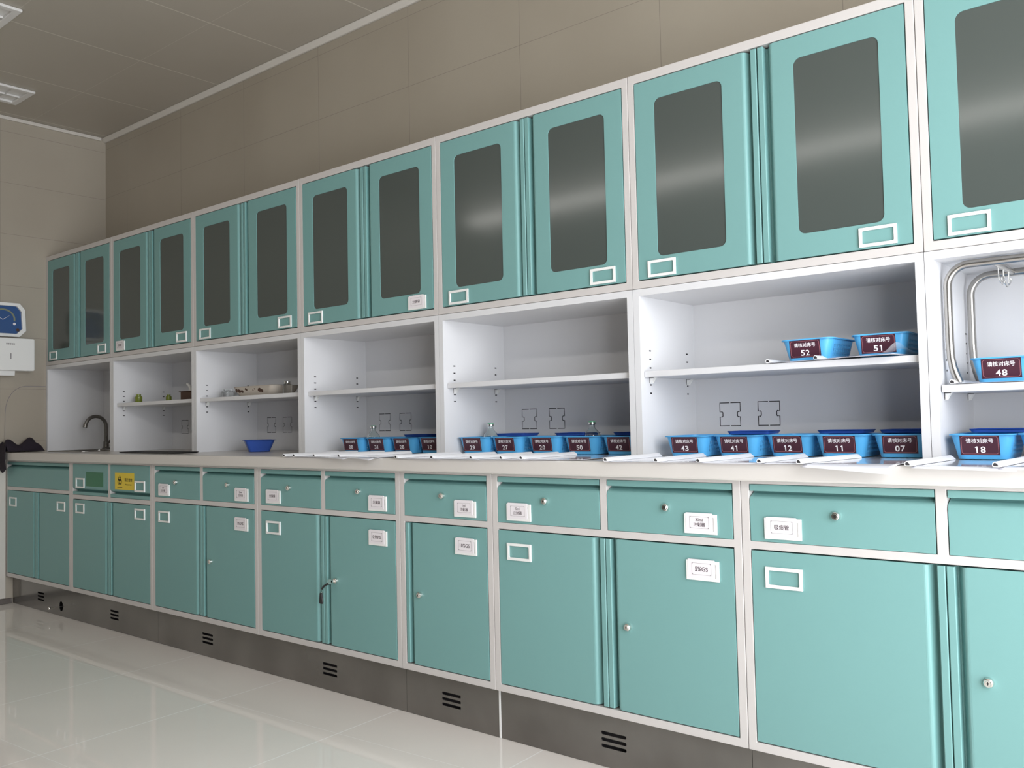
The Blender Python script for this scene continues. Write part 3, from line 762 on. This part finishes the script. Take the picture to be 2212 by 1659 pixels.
# ------------------------------------------------------------------ bent pipe rack with S hooks
t = thing('pipe_rack', 'bent stainless pipe rack filling the upper space above the near shelf', 'rack', (5.43, 0, 1.1450))
def hoop(y, name, x0, x1, zt):
    bm = BM(); r = .055; r_p = .0105
    pts = [(x0+.020, y, .004), (x0+.013, y, .022), (x0+.006, y, .045), (x0+.0015, y, .072)]
    pts += [(x0, y, .12), (x0, y, .2), (x0, y, zt-r)]
    pts += [tuple(q) for q in arc3((x0+r, y, zt-r), (-1, 0, 0), (0, 0, 1), r, 0, 90, 10)][1:]
    pts += [tuple(q) for q in arc3((x1-r, y, zt-r), (0, 0, 1), (1, 0, 0), r, 0, 90, 10)]
    pts += [(x1, y, .2), (x1, y, .12)]
    pts += [(x1-.0015, y, .072), (x1-.006, y, .045), (x1-.013, y, .022), (x1-.020, y, .004)]
    tube(bm, pts, r_p, 14); finish(bm, name, 'pipe', t, smooth=50)
hoop(-.345, 'front_hoop', .018, .83, .317); hoop(-.095, 'back_hoop', .018, .83, .317)
for xx in (.128, .60):
    bm = BM(); tube(bm, [(xx, -.335, .317), (xx, -.105, .317)], .0085, 12); finish(bm, 'cross_bar', 'pipe', t, smooth=50)
def hook(x, y, zt, tilt, label):
    bm = BM(); a = Vector((math.cos(tilt), math.sin(tilt), 0)); r1, r2 = .0115, .016
    c1 = Vector((0, 0, 0)); pts = arc3((0, 0, 0), a, (0, 0, 1), r1, -30, 180, 12)
    pts += [Vector(pts[-1])+Vector((0, 0, -.02)) + a*.004]
    pts += arc3(Vector(pts[-1])+a*r2+Vector((0, 0, -.012)), -a, (0, 0, -1), r2, 0, 200, 14)
    tube(bm, pts, .0016, 8)
    o = finish(bm, 's_hook', 'chrome', smooth=50, loc=(x, y, zt)); tag(o, label, 'hook', 's hooks on the pipe rack')
hz = 1.1450+.317
for k, (yy, tl, wh) in enumerate(((-.262, 1.35, 'front one'), (-.225, 1.9, 'second one'), (-.195, 1.2, 'third one'), (-.160, 2.0, 'rearmost one'))):
    hook(5.558, yy, hz+.0005, tl, 'steel S hook hanging from the pipe rack cross bar, %s' % wh)

# ------------------------------------------------------------------ things in the far shelf units
t = thing('speckled_tray', 'cream tray with dark brown blotches on the shelf above the royal blue tub', 'tray', (2.235, -.26, 1.2287))
bm = BM(); lv = []
for z, q in ((0, .80), (.008, .86), (.028, .95), (.046, 1.0), (.048, 1.03), (.048, 1.0)):
    lv.append(rr_path(.175*q, .085*q, .03, z, 12, 6, 5))
rg = loft(bm, lv, None); bm.faces.new(rg[0][::-1]); o = finish(bm, 'tray_body', 'patty', t, smooth=40); solid(o, .0016)
bm = BM(); rnd = random.Random(2)
for k, (px, pz, rr) in enumerate(((-.135, .022, .011), (-.112, .020, .012), (-.090, .017, .010), (-.055, .025, .007), (-.047, .022, .006), (.005, .020, .004), (.06, .020, .014), (.078, .017, .011), (.02, .024, .004))):
    pz = .008+(pz-.006)*1.35
    prism(bm, [(px+rr*(1+.25*rnd.uniform(-1, 1))*math.cos(2*PI*i/12), pz+rr*.75*(1+.25*rnd.uniform(-1, 1))*math.sin(2*PI*i/12)) for i in range(12)], 'y', -.0, -.0012)
    for v in bm.verts[-24:]: v.co.y += -.085*(.86+.14*(v.co.z-.008)/.038)-.0008
finish(bm, 'brown_pattern', 'brown', t)
def jar(x, y, z, r, h, label, m='clear', cap='alu', nm='clear_jar'):
    t = thing(nm, label, 'jar', (x, y, z))
    bm = BM(); lathe(bm, [(.001, .0005), (r*.9, .0005), (r, .004), (r, h*.72), (r*.6, h*.86), (r*.6, h*.92), (.001, h*.92)], (0, 0, 0), n=20); finish(bm, 'jar_body', m, t, smooth=35)
    bm = BM(); lathe(bm, [(r*.66, h*.84), (r*.66, h), (.001, h)], (0, 0, 0), n=20); finish(bm, 'lid', cap, t, smooth=35)
jar(2.487, -.315, 1.2287, .022, .060, 'small clear jar with shiny lid at the right end of the speckled tray')
jar(1.905, -.27, 1.2287, .030, .046, 'clear squat jar at the left of the speckled tray', cap='clear')
jar(1.865, -.20, 1.2287, .026, .040, 'lower clear jar behind the squat jar, left of the speckled tray', cap='clear')
jar(1.005, -.29, 1.2287, .020, .050, 'lime green capped bottle on the far shelf', 'lime', 'lime', 'lime_bottle')
jar(1.255, -.24, 1.2287, .016, .040, 'small olive bottle behind the lime bottle on the far shelf', 'lime', 'lime', 'lime_bottle')
o_ = thing('box_with_dispenser', 'dark box with a small white pump piece at the right of the far shelf', 'box', (1.60, -.26, 1.2287))
bm = BM(); prism(bm, rrect(-.10, .08, -.05, .05, .01, 3), 'z', .0003, .045); finish(bm, 'box_body', 'brown', o_, bevel=.002)
bm = BM(); box(bm, -.105, .085, -.055, .055, .0452, .049); finish(bm, 'lid', 'brown', o_, bevel=.001)
bm = BM(); tube(bm, [(-.075, 0, .0492), (-.075, 0, .066), (-.085, 0, .080), (-.108, 0, .092)], [.011, .010, .008, .007], 10); finish(bm, 'pump', 'plastic', o_, smooth=50)
bm = BM(); lv = [rr_path(.30*q, .07*q, .02, z, 4, 4, 4) for z, q in ((0, .96), (.003, .98), (.0065, 1), (.0065, .97), (.002, .95))]
rg = loft(bm, lv, None); bm.faces.new(rg[0][::-1]); bm.faces.new(rg[-1])
o = finish(bm, 'serving_tray', 'black', smooth=35, loc=(1.61, -.50, ZT+.001))
tag(o, 'flat black tray lying on the worktop in front of the second open unit', 'tray')

# ------------------------------------------------------------------ end wall items
t = thing('paper_towel_dispenser', 'white wall-mounted paper towel dispenser on the far wall', 'dispenser', (0, -.64, 1.457))
bm = BM(); prism(bm, rrect(-.13, .13, 0, .205, .010, 4), 'x', .001, .106); finish(bm, 'housing', 'plastic', t, bevel=.005)
bm = BM()
for k in range(5): box(bm, .1062, .1066, -.040+.0105*k, -.0315+.0105*k, .163, .172)
finish(bm, 'badge', 'greyink', t)
bm = BM(); box(bm, .1055, .1066, -.016, -.009, .072, .108); finish(bm, 'window_slot', 'greyink', t)
bm = BM(); prism(bm, [(.02, -.0002), (.085, -.0002), (.08, -.03), (.03, -.028)], 'y', -.09, .02); finish(bm, 'paper_towel', 'plastic', t)
t = thing('wall_thermometer', 'octagonal white-framed dial with blue face above the towel dispenser', 'thermometer', (0, -.665, 1.785))
def octo(hw, hh, c): return [(-hw+c, -hh), (hw-c, -hh), (hw, -hh+c), (hw-.006, hh-c), (hw-c, hh), (-hw+c, hh), (-hw+.006, hh-c), (-hw, -hh+c)]
bm = BM(); plate(bm, octo(.134, .108, .040), [octo(.112, .088, .034)], .022, 'right', .008); prism(bm, octo(.130, .104, .040), 'x', .001, .0085); finish(bm, 'frame', 'plastic', t, bevel=.003)
bm = BM(); prism(bm, octo(.114, .090, .034), 'x', .009, .013)
plate(bm, [(.074*math.cos(math.radians(a)), .066*math.sin(math.radians(a))+.004) for a in range(-10, 191, 8)] + [(.064*math.cos(math.radians(a)), .056*math.sin(math.radians(a))+.004) for a in range(190, -11, -8)], [], .0006, 'right', .0132, 1)
for a in (35, 150): 
    ca, sa = math.cos(math.radians(a)), math.sin(math.radians(a))
    plate(bm, [(-sa*.0016, ca*.0016), (sa*.0016, -ca*.0016), (.056*ca, .056*sa)], [], .0006, 'right', .014, 2)
plate(bm, circ(.068, -.024, .0085, 14), [], .0006, 'right', .0138, 2)
plate(bm, circ(.088, -.062, .010, 14), [], .0006, 'right', .0138, 3)
finish(bm, 'dial', ['blueface', 'dialline', 'card', 'brown'], t)
bm = BM()
pts = [(.004, -.648, .952), (.004, -.648, 1.10), (.004, -.647, 1.19)] + [(.004, -.645+.125*(1-math.cos(math.radians(a))), 1.20+.165*math.sin(math.radians(a))) for a in range(8, 91, 9)] + [(.004, -.47, 1.366), (.004, -.402, 1.366)]
tube(bm, pts, .0016, 6)
plate(bm, [(p[1], p[2]) for p in pts]+[(-.402, .952)], [], .0022, 'right', .0012, 1)
tag(finish(bm, 'splash_panel', ['greyink', wall_side], smooth=50), 'thin beige splash panel with one rounded corner fixed to the far wall', 'panel')
# dark cloth heap at the worktop end
bm = BM(); rnd = random.Random(9); nx, ny = 16, 30; V = []
for i in range(nx+1):
    row = []
    for j in range(ny+1):
        x = .004+.125*i/nx; y = -.455-.33*j/ny
        e = 1-abs(2*i/nx-1)**4
        hgt = (.058+.014*math.sin(y*34)+.010*math.sin(y*61+x*40)+.006*math.sin(x*90+y*20))*min(1, (-.455-y)/.045)**.6*e
        z = ZT+.006+max(0, hgt); yy = y
        if y < YW-.006:
            k = (YW-.006-y); yy = YW-.014-.006*abs(math.sin(k*30)); z = ZT+.045-k*1.55+.01*math.sin(x*60)
        row.append(bm.verts.new((x, yy, z)))
    V.append(row)
for i in range(nx):
    for j in range(ny): bm.faces.new((V[i][j], V[i+1][j], V[i+1][j+1], V[i][j+1]))
o = finish(bm, 'black_cloth', 'cloth', smooth=70); solid(o, .004)
tag(o, 'crumpled black cloth heaped on the far end of the worktop, hanging over its edge', 'cloth')

# ------------------------------------------------------------------ ceiling fixtures
def fixture(x0, x1, y1, L_, label):
    t = thing('ceiling_light', label, 'lamp', ((x0+x1)/2, y1-L_/2, H), 0, 'unlit louvred ceiling lights'); hw = (x1-x0)/2; hl = L_/2
    bm = BM(); plate(bm, R4(-hw, hw, -hl, hl), [R4(-hw+.035, hw-.035, -hl+.035, hl-.035)], .014, 'top', -.0148); finish(bm, 'frame', 'lampw', t, bevel=.003)
    bm = BM(); n = int(L_/.085)
    for k in range(1, n):
        y = -hl+.035+(L_-.07)*k/n; box(bm, -hw+.036, hw-.036, y-.002, y+.002, -.013, -.003)
    box(bm, -.002, .002, -hl+.036, hl-.036, -.013, -.003); finish(bm, 'louvre', 'lampw', t)
    bm = BM(); box(bm, -hw+.034, hw-.034, -hl+.034, hl-.034, -.002, -.0008); finish(bm, 'reflector', 'lampw', t)
fixture(1.335, 1.617, -1.178, 1.20, 'white louvred ceiling light at the top left corner, nearer of the two')
fixture(.290, .575, -.697, 1.20, 'white louvred ceiling light close to the far wall, lower left one')

# lit linear lamp row in the ceiling behind the camera
M['glow'] = mat('lamp_diffuser', (.8, .8, .78), .4)
gb = M['glow'].node_tree.nodes['Principled BSDF']; gb.inputs['Emission Color'].default_value = (1, .97, .92, 1); gb.inputs['Emission Strength'].default_value = 13
t = thing('linear_ceiling_light', 'long lit linear light hanging under the ceiling behind the camera position', 'lamp', (3.6, -4.22, 3.0))
bm = BM(); box(bm, -3.3, 3.3, -.03, .03, .03, H-3.0-.0005); finish(bm, 'housing', 'lampw', t)
bm = BM(); box(bm, -3.3, 3.3, -.032, .032, -.03, .0298); finish(bm, 'diffuser', 'glow', t)
